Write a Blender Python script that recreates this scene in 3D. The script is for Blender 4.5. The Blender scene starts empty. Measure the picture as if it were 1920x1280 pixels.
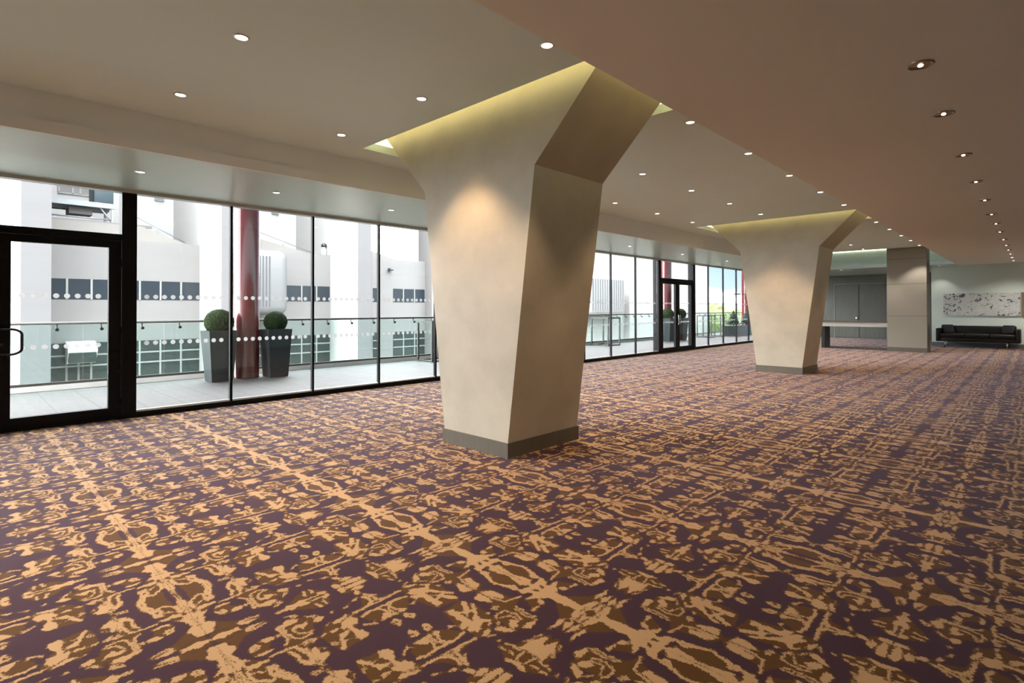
import bpy, bmesh, math, random
import numpy as np
from mathutils import Vector, Matrix
random.seed(7)
SC = bpy.context.scene
COL = SC.collection

# ------------------------------------------------------------------ helpers
def link(o, parent=None):
    COL.objects.link(o)
    if parent: o.parent = parent
    return o

def tag(o, label=None, cat=None, group=None, kind=None):
    if label: o['label'] = label
    if cat: o['category'] = cat
    if group: o['group'] = group
    if kind: o['kind'] = kind
    return o

def empty(name, loc=(0, 0, 0), rz=0.0, parent=None):
    o = bpy.data.objects.new(name, None)
    o.empty_display_size = 0.1
    o.location = loc
    o.rotation_euler = (0, 0, rz)
    return link(o, parent)

class MB:
    """collects shapes, links them as ONE mesh object"""
    def __init__(s): s.bm = bmesh.new(); s.mi = 0
    def mat(s, i): s.mi = i; return s
    def _faces(s, fs, smooth=False):
        for f in fs: f.material_index = s.mi; f.smooth = smooth
    def poly(s, pts, smooth=False):
        f = s.bm.faces.new([s.bm.verts.new(p) for p in pts]); s._faces([f], smooth); return s
    def box(s, x0, x1, y0, y1, z0, z1, M=None, bev=0.0):
        r = bmesh.ops.create_cube(s.bm, size=1.0)
        vs = r['verts']
        for v in vs:
            v.co = Vector(((x0+x1)/2+v.co.x*(x1-x0), (y0+y1)/2+v.co.y*(y1-y0), (z0+z1)/2+v.co.z*(z1-z0)))
        fs = list({f for v in vs for f in v.link_faces})
        s._faces(fs)
        if bev > 0:
            es = list({e for v in vs for e in v.link_edges})
            rb = bmesh.ops.bevel(s.bm, geom=es, offset=bev, segments=3, profile=.5, affect='EDGES')
            vs = list({v for f in rb['faces'] for v in f.verts})
            seen = set(vs); st = list(vs)
            while st:
                v = st.pop()
                for e in v.link_edges:
                    w = e.other_vert(v)
                    if w not in seen: seen.add(w); st.append(w)
            vs = list(seen)
            s._faces({f for v in vs for f in v.link_faces}, True)
        if M is not None:
            for v in vs: v.co = M @ v.co
        return s
    def prism(s, pts, ax, a0, a1):
        """polygon pts in the two other axes, extruded along ax from a0 to a1"""
        def mk(p, a):
            return {'x': (a, p[0], p[1]), 'y': (p[0], a, p[1]), 'z': (p[0], p[1], a)}[ax]
        A = [s.bm.verts.new(mk(p, a0)) for p in pts]; B = [s.bm.verts.new(mk(p, a1)) for p in pts]
        fs = [s.bm.faces.new(A[::-1]), s.bm.faces.new(B)]
        n = len(pts)
        for i in range(n): fs.append(s.bm.faces.new((A[i], A[(i+1) % n], B[(i+1) % n], B[i])))
        s._faces(fs); return s
    def lathe(s, prof, c=(0, 0, 0), seg=24, close=False):
        rings = []
        for r, z in prof:
            rings.append([s.bm.verts.new((c[0]+r*math.cos(2*math.pi*k/seg), c[1]+r*math.sin(2*math.pi*k/seg), c[2]+z)) for k in range(seg)])
        fs = []
        for a, b in zip(rings[:-1], rings[1:]):
            for k in range(seg):
                fs.append(s.bm.faces.new((a[k], a[(k+1) % seg], b[(k+1) % seg], b[k])))
        s._faces(fs, True)
        if close:
            s._faces([s.bm.faces.new(rings[0][::-1]), s.bm.faces.new(rings[-1])])
        return s
    def tube(s, pts, r, seg=10, caps=True):
        pts = [Vector(p) for p in pts]; rings = []
        up = None
        for i, p in enumerate(pts):
            d = (pts[min(i+1, len(pts)-1)]-pts[max(i-1, 0)]).normalized()
            if up is None or abs(d.dot(up)) > .98:
                up = Vector((0, 0, 1)) if abs(d.z) < .9 else Vector((1, 0, 0))
            a = d.cross(up).normalized(); b = a.cross(d).normalized(); up = b
            rings.append([s.bm.verts.new(p+r*(a*math.cos(2*math.pi*k/seg)+b*math.sin(2*math.pi*k/seg))) for k in range(seg)])
        fs = []
        for a, b in zip(rings[:-1], rings[1:]):
            for k in range(seg): fs.append(s.bm.faces.new((a[k], a[(k+1) % seg], b[(k+1) % seg], b[k])))
        s._faces(fs, True)
        if caps: s._faces([s.bm.faces.new(rings[0][::-1]), s.bm.faces.new(rings[-1])])
        return s
    def build(s, name, mats, parent=None, loc=None, smooth=False):
        bmesh.ops.recalc_face_normals(s.bm, faces=s.bm.faces)
        me = bpy.data.meshes.new(name); s.bm.to_mesh(me); s.bm.free()
        for m in (mats if isinstance(mats, (list, tuple)) else [mats]): me.materials.append(m)
        o = bpy.data.objects.new(name, me)
        if loc is not None: o.location = loc
        return link(o, parent)

def copy_tree(o, parent=None):
    c = o.copy(); COL.objects.link(c)
    if parent is not None: c.parent = parent
    for ch in list(o.children): copy_tree(ch, c)
    return c

# ------------------------------------------------------------------ materials
def new_mat(name):
    m = bpy.data.materials.new(name); m.use_nodes = True
    nt = m.node_tree; nt.nodes.clear()
    return m, nt, nt.nodes, nt.links

def N(nt, t, **kw):
    n = nt.nodes.new(t)
    for k, v in kw.items():
        if k.startswith('i_'):
            key = k[2:]
            n.inputs[int(key) if key.isdigit() else key.replace('_', ' ')].default_value = v
        else: setattr(n, k, v)
    return n

def rgba(c): return (c[0], c[1], c[2], 1.0)

def principled(name, col, rough=.5, metal=0.0, spec=.5, vary=0.0, vscale=3.0, bump=0.0, bscale=60.0, stretch=(1, 1, 1), col2=None, coat=0.0):
    m, nt, ns, L = new_mat(name)
    out = N(nt, 'ShaderNodeOutputMaterial'); b = N(nt, 'ShaderNodeBsdfPrincipled')
    b.inputs['Base Color'].default_value = rgba(col); b.inputs['Roughness'].default_value = rough
    b.inputs['Metallic'].default_value = metal; b.inputs['Specular IOR Level'].default_value = spec
    b.inputs['Coat Weight'].default_value = coat
    L.new(b.outputs[0], out.inputs[0])
    tc = N(nt, 'ShaderNodeTexCoord'); mp = N(nt, 'ShaderNodeMapping'); mp.inputs['Scale'].default_value = stretch
    L.new(tc.outputs['Object'], mp.inputs[0])
    if vary > 0 or col2:
        nz = N(nt, 'ShaderNodeTexNoise'); nz.inputs['Scale'].default_value = vscale; nz.inputs['Detail'].default_value = 6; nz.inputs['Roughness'].default_value = .6
        L.new(mp.outputs[0], nz.inputs['Vector'])
        mr = N(nt, 'ShaderNodeMapRange'); mr.inputs['From Min'].default_value = .3; mr.inputs['From Max'].default_value = .7
        L.new(nz.outputs['Fac'], mr.inputs['Value'])
        mx = N(nt, 'ShaderNodeMix', data_type='RGBA')
        c2 = col2 or tuple(max(0, c*(1+vary)) for c in col); c1 = col if col2 else tuple(c*(1-vary) for c in col)
        mx.inputs[6].default_value = rgba(c1); mx.inputs[7].default_value = rgba(c2)
        L.new(mr.outputs[0], mx.inputs[0]); L.new(mx.outputs[2], b.inputs['Base Color'])
    if bump > 0:
        nb = N(nt, 'ShaderNodeTexNoise'); nb.inputs['Scale'].default_value = bscale; nb.inputs['Detail'].default_value = 3
        L.new(mp.outputs[0], nb.inputs['Vector'])
        bp = N(nt, 'ShaderNodeBump'); bp.inputs['Strength'].default_value = bump; bp.inputs['Distance'].default_value = .01
        L.new(nb.outputs['Fac'], bp.inputs['Height']); L.new(bp.outputs[0], b.inputs['Normal'])
    return m

def emit(name, col, strength):
    m, nt, ns, L = new_mat(name)
    out = N(nt, 'ShaderNodeOutputMaterial'); e = N(nt, 'ShaderNodeEmission')
    e.inputs[0].default_value = rgba(col); e.inputs[1].default_value = strength
    L.new(e.outputs[0], out.inputs[0]); return m

def glass(name, tint=(1, 1, 1), refl=1.0, rough=0.0):
    m, nt, ns, L = new_mat(name)
    out = N(nt, 'ShaderNodeOutputMaterial'); mx = N(nt, 'ShaderNodeMixShader')
    t = N(nt, 'ShaderNodeBsdfTransparent'); t.inputs[0].default_value = rgba(tint)
    g = N(nt, 'ShaderNodeBsdfGlossy'); g.inputs['Roughness'].default_value = rough
    lw = N(nt, 'ShaderNodeLayerWeight'); lw.inputs['Blend'].default_value = .5
    pw = N(nt, 'ShaderNodeMath', operation='POWER'); pw.inputs[1].default_value = 5; L.new(lw.outputs['Facing'], pw.inputs[0])
    mu = N(nt, 'ShaderNodeMath', operation='MULTIPLY_ADD'); mu.inputs[1].default_value = .96*refl; mu.inputs[2].default_value = .035*refl
    L.new(pw.outputs[0], mu.inputs[0]); L.new(mu.outputs[0], mx.inputs[0]); L.new(t.outputs[0], mx.inputs[1]); L.new(g.outputs[0], mx.inputs[2])
    L.new(mx.outputs[0], out.inputs[0]); return m

MT = {}
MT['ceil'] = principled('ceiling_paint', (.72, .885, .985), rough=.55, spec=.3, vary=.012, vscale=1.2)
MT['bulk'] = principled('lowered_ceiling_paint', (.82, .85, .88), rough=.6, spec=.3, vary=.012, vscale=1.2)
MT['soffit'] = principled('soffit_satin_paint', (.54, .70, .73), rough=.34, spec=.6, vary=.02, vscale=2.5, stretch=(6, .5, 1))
MT['wall'] = principled('wall_paint', (.57, .65, .62), rough=.7, spec=.3, vary=.02, vscale=1.5)
MT['plaster'] = principled('polished_plaster', (.42, .378, .305), rough=.45, spec=.35, col2=(.52, .472, .385), vscale=2.2, bump=.03, bscale=9)
MT['plinth'] = principled('bronze_plinth_laminate', (.105, .088, .068), rough=.5, vary=.08, vscale=4, stretch=(8, 8, .6))
MT['black'] = principled('black_powder_coat', (.003, .003, .0035), rough=.45, spec=.2, vary=.05)
MT['sillmetal'] = principled('pale_sill_metal', (.62, .65, .66), rough=.3, metal=.7, vary=.03)
MT['headmetal'] = principled('grey_head_trim', (.50, .53, .54), rough=.4, metal=.2, vary=.03)
MT['glass'] = glass('clear_glazing', (.95, .957, .957), 1.0)
MT['railglass'] = glass('green_tinted_glass', (.865, .94, .925), .8)
MT['steel'] = principled('brushed_steel', (.085, .085, .08), rough=.45, metal=.4, vary=.06, vscale=20)
MT['darksteel'] = principled('dark_grey_steel', (.05, .052, .052), rough=.4, metal=.6, vary=.05)
MT['dot'] = None
MT['paver'] = None
MT['kerb'] = principled('white_kerb_stone', (.80, .80, .79), rough=.7, vary=.03, vscale=2)
MT['red'] = principled('red_gloss_paint', (.125, .009, .014), rough=.2, spec=.5, vary=.04, coat=.4)
MT['pot'] = principled('dark_grey_planter_fibreglass', (.022, .030, .034), rough=.5, spec=.3, vary=.08, vscale=3)
MT['soil'] = principled('planter_soil', (.03, .022, .015), rough=.9, vary=.3, vscale=20)
MT['leaf'] = principled('box_hedge_leaf', (.006, .013, .004), rough=.8, spec=.08, col2=(.017, .036, .009), vscale=30)
MT['conifer'] = principled('dark_conifer_leaf', (.004, .014, .007), rough=.7, col2=(.010, .028, .013), vscale=14)
MT['bark'] = principled('bark', (.07, .05, .035), rough=.9, vary=.2, vscale=10)
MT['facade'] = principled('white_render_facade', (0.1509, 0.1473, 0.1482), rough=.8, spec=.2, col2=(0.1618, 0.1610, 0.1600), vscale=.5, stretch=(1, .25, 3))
MT['facadewin'] = principled('office_window_blind', (0.0176, 0.0237, 0.0311), rough=.25, spec=.25, vary=.06, vscale=.8)
MT['facadewinlow'] = principled('office_window_dark', (0.0086, 0.0139, 0.0139), rough=.3, spec=.3, col2=(0.0235, 0.0321, 0.0310), vscale=.7, stretch=(1, .4, 3))
MT['winframe'] = principled('white_window_frame', (0.1854, 0.1899, 0.1854), rough=.5, vary=.02)
MT['tower'] = principled('shaded_tower_render', (0.0908, 0.0904, 0.0947), rough=.8, spec=.2, vary=.03, vscale=.5, stretch=(1, .25, 3))  # darker copy of the facade render, shade of tower fronts in the colour
MT['facadelit'] = principled('brightened_white_render', (0.3345, 0.3345, 0.3309), rough=.8, spec=.2, vary=.03, vscale=.4)  # paler copy of the facade render, strong daylight put into the colour
MT['roof'] = principled('pale_roof_membrane', (0.1623, 0.1556, 0.1465), rough=.8, vary=.06, vscale=.6, stretch=(1, .3, 2))
MT['duct'] = principled('ribbed_duct_metal', (0.1123, 0.1155, 0.1208), rough=.45, metal=.2, vary=.03)
MT['ductgroove'] = principled('duct_groove_metal', (.052, .055, .060), rough=.5, metal=.2, vary=.03)
MT['plant'] = principled('dark_blue_plant_cabinet', (0.0145, 0.0327, 0.0436), rough=.5, vary=.08)
MT['galv'] = principled('galvanised_steel', (0.1946, 0.2127, 0.2218), rough=.5, metal=.4, vary=.06)
MT['louvre'] = principled('louvre_grey', (0.1236, 0.1163, 0.1127), rough=.6, vary=.1, vscale=6, stretch=(1, 1, 8))
MT['woodgrey'] = principled('grey_oak_veneer', (.070, .073, .060), rough=.5, col2=(.105, .108, .090), vscale=3, stretch=(10, 10, .5))
MT['doorframe'] = principled('pale_oak_door_frame', (.17, .175, .15), rough=.5, vary=.04)
MT['woodgap'] = principled('dark_joint', (.03, .03, .027), rough=.7, vary=.05)
MT['clad'] = principled('taupe_column_panel', (.27, .245, .205), rough=.55, spec=.4, vary=.02, vscale=2)
MT['countertop'] = principled('dark_counter_edge', (.06, .05, .04), rough=.4, vary=.05)
MT['apron'] = principled('pale_counter_apron', (.48, .46, .42), rough=.5, vary=.02)
MT['sofa'] = principled('black_leather', (.005, .005, .0052), rough=.45, spec=.35, vary=.1, vscale=8, bump=.05, bscale=40)
MT['cushion'] = principled('navy_cushion_fabric', (.004, .004, .009), rough=.8, vary=.15, vscale=12)
MT['chrome'] = principled('chrome', (.75, .76, .77), rough=.12, metal=1.0, vary=.01)
MT['skirt'] = principled('grey_skirting', (.11, .115, .115), rough=.5, vary=.03)
MT['ring'] = principled('downlight_trim', (.62, .60, .57), rough=.35, metal=.5, vary=.01)
MT['gimbal'] = principled('satin_nickel_gimbal', (.40, .37, .34), rough=.25, metal=.9, vary=.02)
MT['bulb'] = emit('halogen_lamp', (1.0, .88, .72), 8.0)
MT['bulbsmall'] = emit('halogen_capsule', (1.0, .9, .76), 3.0)
MT['led'] = emit('warm_led_strip', (1.0, .82, .34), 2.6)
MT['ledfar'] = emit('warm_led_strip_cove', (1.0, .9, .55), 5.0)
MT['brownpanel'] = principled('brown_canvas_edge', (.16, .12, .075), rough=.7, vary=.06)
MT['ground'] = principled('distant_ground', (.09, .10, .07), rough=.95, col2=(.20, .20, .185), vscale=.05)
MT['hill'] = principled('hazy_hill', (.055, .080, .075), rough=1.0, col2=(.085, .11, .075), vscale=.02)
MT['treeA'] = principled('yellow_green_tree_leaf', (.030, .050, .010), rough=.8, col2=(.075, .10, .022), vscale=.9)  # yellower green leaf colour for some of the trees
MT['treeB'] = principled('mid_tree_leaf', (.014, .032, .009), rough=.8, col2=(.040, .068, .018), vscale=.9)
MT['lampblack'] = principled('floodlight_black', (.01, .012, .014), rough=.4, vary=.05)
MT['white'] = principled('white_metal', (.78, .78, .77), rough=.5, vary=.02)

def mat_dot():
    m, nt, ns, L = new_mat('frosted_dot')
    out = N(nt, 'ShaderNodeOutputMaterial'); mx = N(nt, 'ShaderNodeMixShader')
    t = N(nt, 'ShaderNodeBsdfTransparent'); d = N(nt, 'ShaderNodeBsdfDiffuse'); d.inputs[0].default_value = (.55, .55, .55, 1)
    tr = N(nt, 'ShaderNodeBsdfTranslucent'); tr.inputs[0].default_value = (.55, .55, .55, 1)
    m2 = N(nt, 'ShaderNodeMixShader'); m2.inputs[0].default_value = .6
    L.new(d.outputs[0], m2.inputs[1]); L.new(tr.outputs[0], m2.inputs[2])
    mx.inputs[0].default_value = .78
    L.new(t.outputs[0], mx.inputs[1]); L.new(m2.outputs[0], mx.inputs[2]); L.new(mx.outputs[0], out.inputs[0]); return m
MT['dot'] = mat_dot()

def mat_paver():
    m, nt, ns, L = new_mat('grey_terrace_pavers')
    out = N(nt, 'ShaderNodeOutputMaterial'); b = N(nt, 'ShaderNodeBsdfPrincipled'); b.inputs['Roughness'].default_value = .6
    tc = N(nt, 'ShaderNodeTexCoord'); mp = N(nt, 'ShaderNodeMapping'); mp.inputs['Rotation'].default_value = (0, 0, math.pi/2)
    mp.inputs['Location'].default_value = (.04, .3, 0)
    br = N(nt, 'ShaderNodeTexBrick'); br.offset = 0.0; br.inputs['Scale'].default_value = 1.0
    br.inputs['Brick Width'].default_value = .45; br.inputs['Row Height'].default_value = .9; br.inputs['Mortar Size'].default_value = .009
    br.inputs['Color1'].default_value = (.052, .051, .051, 1); br.inputs['Color2'].default_value = (.060, .059, .059, 1); br.inputs['Mortar'].default_value = (.022, .022, .022, 1)
    L.new(tc.outputs['Object'], mp.inputs[0]); L.new(mp.outputs[0], br.inputs['Vector'])
    L.new(br.outputs['Color'], b.inputs['Base Color']); L.new(b.outputs[0], out.inputs[0]); return m
MT['paver'] = mat_paver()

def mat_art():
    m, nt, ns, L = new_mat('ink_scribble_canvas')
    out = N(nt, 'ShaderNodeOutputMaterial'); b = N(nt, 'ShaderNodeBsdfPrincipled'); b.inputs['Roughness'].default_value = .7
    tc = N(nt, 'ShaderNodeTexCoord')
    nz = N(nt, 'ShaderNodeTexNoise'); nz.inputs['Scale'].default_value = 20; nz.inputs['Detail'].default_value = 5; nz.inputs['Distortion'].default_value = 2.5
    L.new(tc.outputs['Object'], nz.inputs['Vector'])
    s1 = N(nt, 'ShaderNodeMath', operation='MULTIPLY'); s1.inputs[1].default_value = 70; L.new(nz.outputs['Fac'], s1.inputs[0])
    s2 = N(nt, 'ShaderNodeMath', operation='SINE'); L.new(s1.outputs[0], s2.inputs[0])
    n2 = N(nt, 'ShaderNodeTexNoise'); n2.inputs['Scale'].default_value = 9; n2.inputs['Detail'].default_value = 3; n2.inputs['Distortion'].default_value = 1
    L.new(tc.outputs['Object'], n2.inputs['Vector'])
    r1 = N(nt, 'ShaderNodeMapRange'); r1.inputs['From Min'].default_value = .1; r1.inputs['From Max'].default_value = -.35; L.new(s2.outputs[0], r1.inputs['Value'])
    r2 = N(nt, 'ShaderNodeMapRange'); r2.inputs['From Min'].default_value = .57; r2.inputs['From Max'].default_value = .62; L.new(n2.outputs['Fac'], r2.inputs['Value'])
    mx = N(nt, 'ShaderNodeMath', operation='MAXIMUM'); L.new(r1.outputs[0], mx.inputs[0]); L.new(r2.outputs[0], mx.inputs[1])
    c = N(nt, 'ShaderNodeMix', data_type='RGBA'); c.inputs[6].default_value = (.80, .84, .85, 1); c.inputs[7].default_value = (.07, .08, .09, 1)
    L.new(mx.outputs[0], c.inputs[0]); L.new(c.outputs[2], b.inputs['Base Color']); L.new(b.outputs[0], out.inputs[0]); return m
MT['art'] = mat_art()

# ------------------------------------------------------------------ carpet: mirrored damask repeat, built from rank-limited curve products
CARPET = {"T":[[24,42,16,69,2,103,-16,109,-12,82,-9,4,3,0],[23,115,12,145,18,196,30,158,46,126],[53,0,57,33,80,33,119,56,148,34,151,24,174,25,187,34,208,31,249,64,239,35,268,33,277,65,278,92,289,109,301,107,295,76,313,60,300,36,280,29,248,17],[285,27,316,33,340,71,339,80,355,67,319,32,379,38,402,66,400,44,373,18,313,17],[152,125,147,149,147,168,176,181,179,146],[150,190,165,204,179,195,169,186],[225,81,233,109,230,141,245,145,250,112,244,89],[100,213,117,221,132,208,125,201],[101,231,83,263,109,304,129,281,125,245,122,232],[157,251,149,268,145,281,157,300,143,328,178,304,197,282,168,274,178,256],[101,322,138,375,133,344,170,389,186,369,194,344,170,337,154,356,122,334],[374,190,401,209,416,224,439,210,399,191],[338,252,343,264,395,265,399,289,425,279,443,250,425,240,374,238],[354,275,382,295,383,284],[-4,293,0,324,-11,378,22,401,30,370,14,344,28,312],[17,454,-2,480,26,487,36,472,36,452],[12,567,5,614,3,668,31,674,41,628,31,565],[6,532,1,564,51,554,47,531],[58,571,43,609,55,642,78,624,65,588],[69,582,85,603,116,587,114,565],[139,530,131,571,151,551,152,531],[171,468,155,517,180,483],[239,386,220,461,231,462,259,413,251,387],[153,419,157,440,173,420],[267,412,248,453,273,477,317,460,310,437,346,435,393,457,418,453,435,417,398,402,390,366,444,338,429,324,376,353,329,368,335,397,294,397],[286,350,292,387,305,384,308,354],[291,312,284,341,299,331,302,310],[245,346,223,387,241,367],[242,460,246,477,256,456],[336,634,367,665,386,642,367,626],[353,692,349,717,331,748,368,710],[347,556,325,574,345,594,377,586,375,558,380,535],[337,471,362,503,348,523,372,513,384,517,351,470],[266,740,258,773,273,809,281,827,262,851,273,867,300,835,319,832,356,857,415,893,431,884,390,859,388,827,413,812,413,774,381,762,319,776,284,741],[213,749,206,786,233,824,234,785],[138,776,146,795,160,775],[468,993,444,1025,364,1032,354,1004,423,989],[450,924,466,968,393,970,358,954,421,924],[189,883,216,916,185,930,155,900,165,873],[143,908,147,967,126,987,110,925],[277,1073,279,1117,246,1127,260,1097],[204,1029,203,1069,198,1090,181,1030],[351,1105,340,1159,349,1197,306,1192,230,1187,182,1189,87,1205,87,1167,161,1155,233,1171,282,1150,318,1107],[484,1186,405,1185,351,1186,370,1149,457,1168],[47,1181,208,1158,255,1108,285,1137,325,1144,340,1180,419,1174,510,1170,486,1186,342,1192,209,1190,107,1192],[457,763,449,802,390,796,406,827,471,863,458,883,399,850,360,855,341,827,320,848,311,810,312,779,299,731,327,736,349,774,401,770],[262,762,279,818,254,788,243,756],[252,819,275,859,247,838],[330,876,321,895,303,876],[207,819,205,860,138,878,167,842],[54,1117,64,1187,53,1229,40,1162,20,1103],[49,1002,62,1063,54,1094,42,1037],[69,1065,59,1015,60,966,39,1017,47,1065],[6,1071,8,1001,41,1065,20,1066],[9,1017,3,1058,17,1096,27,1065,19,1032],[45,1203,61,1189,49,1165,100,1167,121,1155,148,1179,206,1178,243,1151,247,1215,215,1193,144,1192,114,1212],[59,720,29,736,-16,748,-7,719,35,715],[61,802,56,841,56,868,25,939,8,900,-8,862,-16,805,11,817,39,814],[60,0,60,8,130,7,200,9,250,20,272,11,330,11,400,17,425,9,485,9,485,0]],"S":[[10,42,118,54,135,45,166,38,197],[13,198,83,170,91,164,106,178,113,195,104,192,94],[11,113,209,166,213,206,213,230,206,249,188],[11,105,226,170,225,215,229,240,238,253,259,245,297],[10,157,251,191,253,224,269,232,307],[10,285,237,279,261,289,293,311,269],[9,305,242,289,256,293,271],[12,276,123,275,170,283,215],[14,299,179,327,192,378,188,406,194,432,210,419,220,368,225,311,219,282,206],[10,322,237,368,232,418,233,442,248],[12,351,85,332,94,333,109,351,116,358,104,347,97],[13,359,86,382,83,403,116,442,135,484,140],[9,476,186,480,203,476,224],[10,437,224,470,240],[10,4,257,9,328,11,378,13,485],[12,46,443,83,445],[12,48,407,90,417],[10,56,274,72,310],[12,79,284,87,306],[8,360,319,374,336],[8,373,316,388,332],[13,125,600,172,611,215,622,230,665,222,729],[10,154,613,179,637],[14,145,584,177,595,209,588,232,558,238,513,236,483],[10,235,575,234,611,233,663],[9,230,579,210,598,221,632],[14,288,498,275,532,281,582,275,632,277,691,288,720],[11,289,580,321,593,369,595,373,616],[11,281,628,318,608,377,611],[11,275,651,300,628,328,627,373,656],[13,400,631,413,650,438,657,449,647,433,635,413,628],[13,414,561,406,583,424,592,453,576,437,567],[8,207,829,241,872],[12,263,880,282,905],[11,470,982,378,984,326,998,321,1036,308,1082],[10,280,901,281,947,228,963,181,950],[9,253,896,236,940,182,934],[9,260,990,193,981,134,992],[9,268,1007,194,999,152,1005],[14,220,1102,227,1120,206,1115,198,1099,214,1100],[10,325,920,339,940,326,952,311,926],[14,340,1119,426,1094,491,1078,548,1103,569,1119],[14,394,1108,403,1127,377,1125,370,1105,392,1107],[9,198,766,183,799],[12,31,1263,26,1101],[10,51,1160,34,1090],[11,7,1148,-5,1100],[11,-7,1127,16,1167],[10,32,1125,48,1171],[13,328,87,366,106,423,124,510,121,572,98,552,70,583,45],[10,20,751,40,867],[11,112,787,87,798],[11,117,762,90,756],[11,45,758,74,767],[11,49,798,78,795],[9,75,848,53,885],[9,64,896,48,927]],"B":[[0,0,40,10,41,55,20,97,-16,109],[46,8,47,53,24,108,18,196,75,103,106,73,127,56,104,49,65,41],[326,30,382,83,403,116,442,135,484,140,521,129,434,45],[256,38,256,67,284,104,318,85,338,60,312,35],[196,80,162,90,154,111,143,138,139,168,175,183,193,156,215,141,242,146,255,110,238,80],[101,214,77,265,105,309,181,332,234,310,256,292,274,263,287,291,313,264,312,248,372,256,408,291,434,275,443,250,428,222,441,209,399,188,327,192,280,168,278,125,269,186,233,195,219,211],[95,325,170,389,199,341,169,320],[-6,254,-18,381,-20,489,31,487,91,448,96,414,69,367,23,314],[6,532,-11,579,10,687,38,670,61,616,75,557,54,527],[304,306,272,329,228,392,219,465,259,489,325,459,349,434,396,455,418,453,428,410,436,373,445,339,429,324,392,316,360,315],[126,596,166,614,203,630,219,731,233,663,234,611,235,556,237,482,210,542,159,568],[288,496,278,583,274,693,301,724,358,684,386,647,379,609,386,568,366,532,331,498],[414,561,406,583,424,592,453,576,437,567],[400,631,413,650,438,657,449,647,433,635],[221,738,231,816,255,871,320,885,423,891,418,807,416,772,322,773,275,733],[445,921,493,978,455,1032,333,1044,312,1090,272,1004,145,1000,122,984,129,910,161,865,251,883,286,927,327,919,351,944],[279,1080,246,1136,186,1102,187,1029],[373,1121,401,1167,519,1164,569,1119,489,1079],[464,756,482,869,387,893,310,842,302,774,298,720],[203,811,209,863,140,879,160,838],[53,998,68,1104,86,1198,56,1193,15,1064],[139,1219,151,1144,69,1065,63,968,27,1035,47,1122,82,1173],[57,1165,4,1081,5,1004,72,1099,107,1134],[18,1089,42,1178,94,1162,67,1119,11,1026],[33,1261,51,1153,38,1084,6,1091,-21,1156,-18,1212,-1,1266],[396,46,328,87,423,124,510,121,580,90,570,33],[138,762,64,728,-4,716,-62,759,-88,798,-40,867,20,958,60,892,84,801]],"H":[[307,36,302,50,312,72,329,63],[378,362,334,420,394,408,397,395],[316,402,308,415,325,415,337,403,331,397],[318,795,349,800,379,829,376,851,337,818],[368,1167,376,1150,353,1156,343,1174],[286,1159,275,1179,303,1174,314,1154],[400,799,384,820,355,799],[455,-5,460,4,485,5,485,-5]]}
P_CEIL, P_SOFF, P_BULK, P_FAR, P_COLM = 68.0, 14.0, 20.0, 60.0, 22.0
SPOTCOL = (1, .91, .79)
SKY, SUN, EXPO = 11.5, 13.0, 0.72
CLOUD_LOC = (0, 0, 0)
CP, CL, CX, CY = .97, 1.188, -2.35, .717     # repeat (half along Y), origin of a crossing

def carpet_fields():
    R = .004
    na = int(round(CP/2/R))+1; nb = int(round(CL/R))+1
    A, Bm = np.meshgrid(np.linspace(0, CP/2, na), np.linspace(0, CL, nb), indexing='ij')
    def pairs(f): return [(f[i]/1000., f[i+1]/1000.) for i in range(0, len(f), 2)]
    def pip(poly):
        ins = np.zeros(A.shape, bool); n = len(poly)
        for i in range(n):
            x1, y1 = poly[i]; x2, y2 = poly[(i+1) % n]
            if y1 == y2: continue
            ins ^= ((y1 > Bm) != (y2 > Bm)) & (A < (x2-x1)*(Bm-y1)/(y2-y1)+x1)
        return ins
    def dist(pl):
        d = np.full(A.shape, 9.)
        for (x1, y1), (x2, y2) in zip(pl[:-1], pl[1:]):
            dx, dy = x2-x1, y2-y1; l = dx*dx+dy*dy+1e-12
            t = np.clip(((A-x1)*dx+(Bm-y1)*dy)/l, 0, 1)
            d = np.minimum(d, np.hypot(A-x1-t*dx, Bm-y1-t*dy))
        return d
    def sd(p):
        d = dist(p+[p[0]]); return np.where(pip(p), -d, d)
    def copies(poly):
        out = []
        for sx in (1, -1):
            for kx in (-1, 0, 1):
                for sy in (1, -1):
                    for ky in (-1, 0, 1):
                        q = [(sx*x+kx*CP, sy*y+ky*2*CL) for x, y in poly]
                        xs = [u for u, _ in q]; ys = [v for _, v in q]
                        if max(xs) > -.02 and min(xs) < CP/2+.02 and max(ys) > -.02 and min(ys) < CL+.02: out.append(q)
        return out
    t = np.full(A.shape, 9.); b = t.copy(); h = t.copy()
    for f in CARPET['T']:
        for q in copies(pairs(f)): t = np.minimum(t, sd(q))
    for f in CARPET['S']:
        for q in copies(pairs(f[1:])): t = np.minimum(t, dist(q)-f[0]/2000.)
    for f in CARPET['B']:
        for q in copies(pairs(f)): b = np.minimum(b, sd(q))
    for f in CARPET['H']:
        for q in copies(pairs(f)): h = np.minimum(h, sd(q))
    t = np.maximum(t, -h); b = np.minimum(b, np.minimum(t-.005, h))
    c = .014
    return np.clip(t, -c, c)/c, np.clip(b, -c, c)/c

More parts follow.
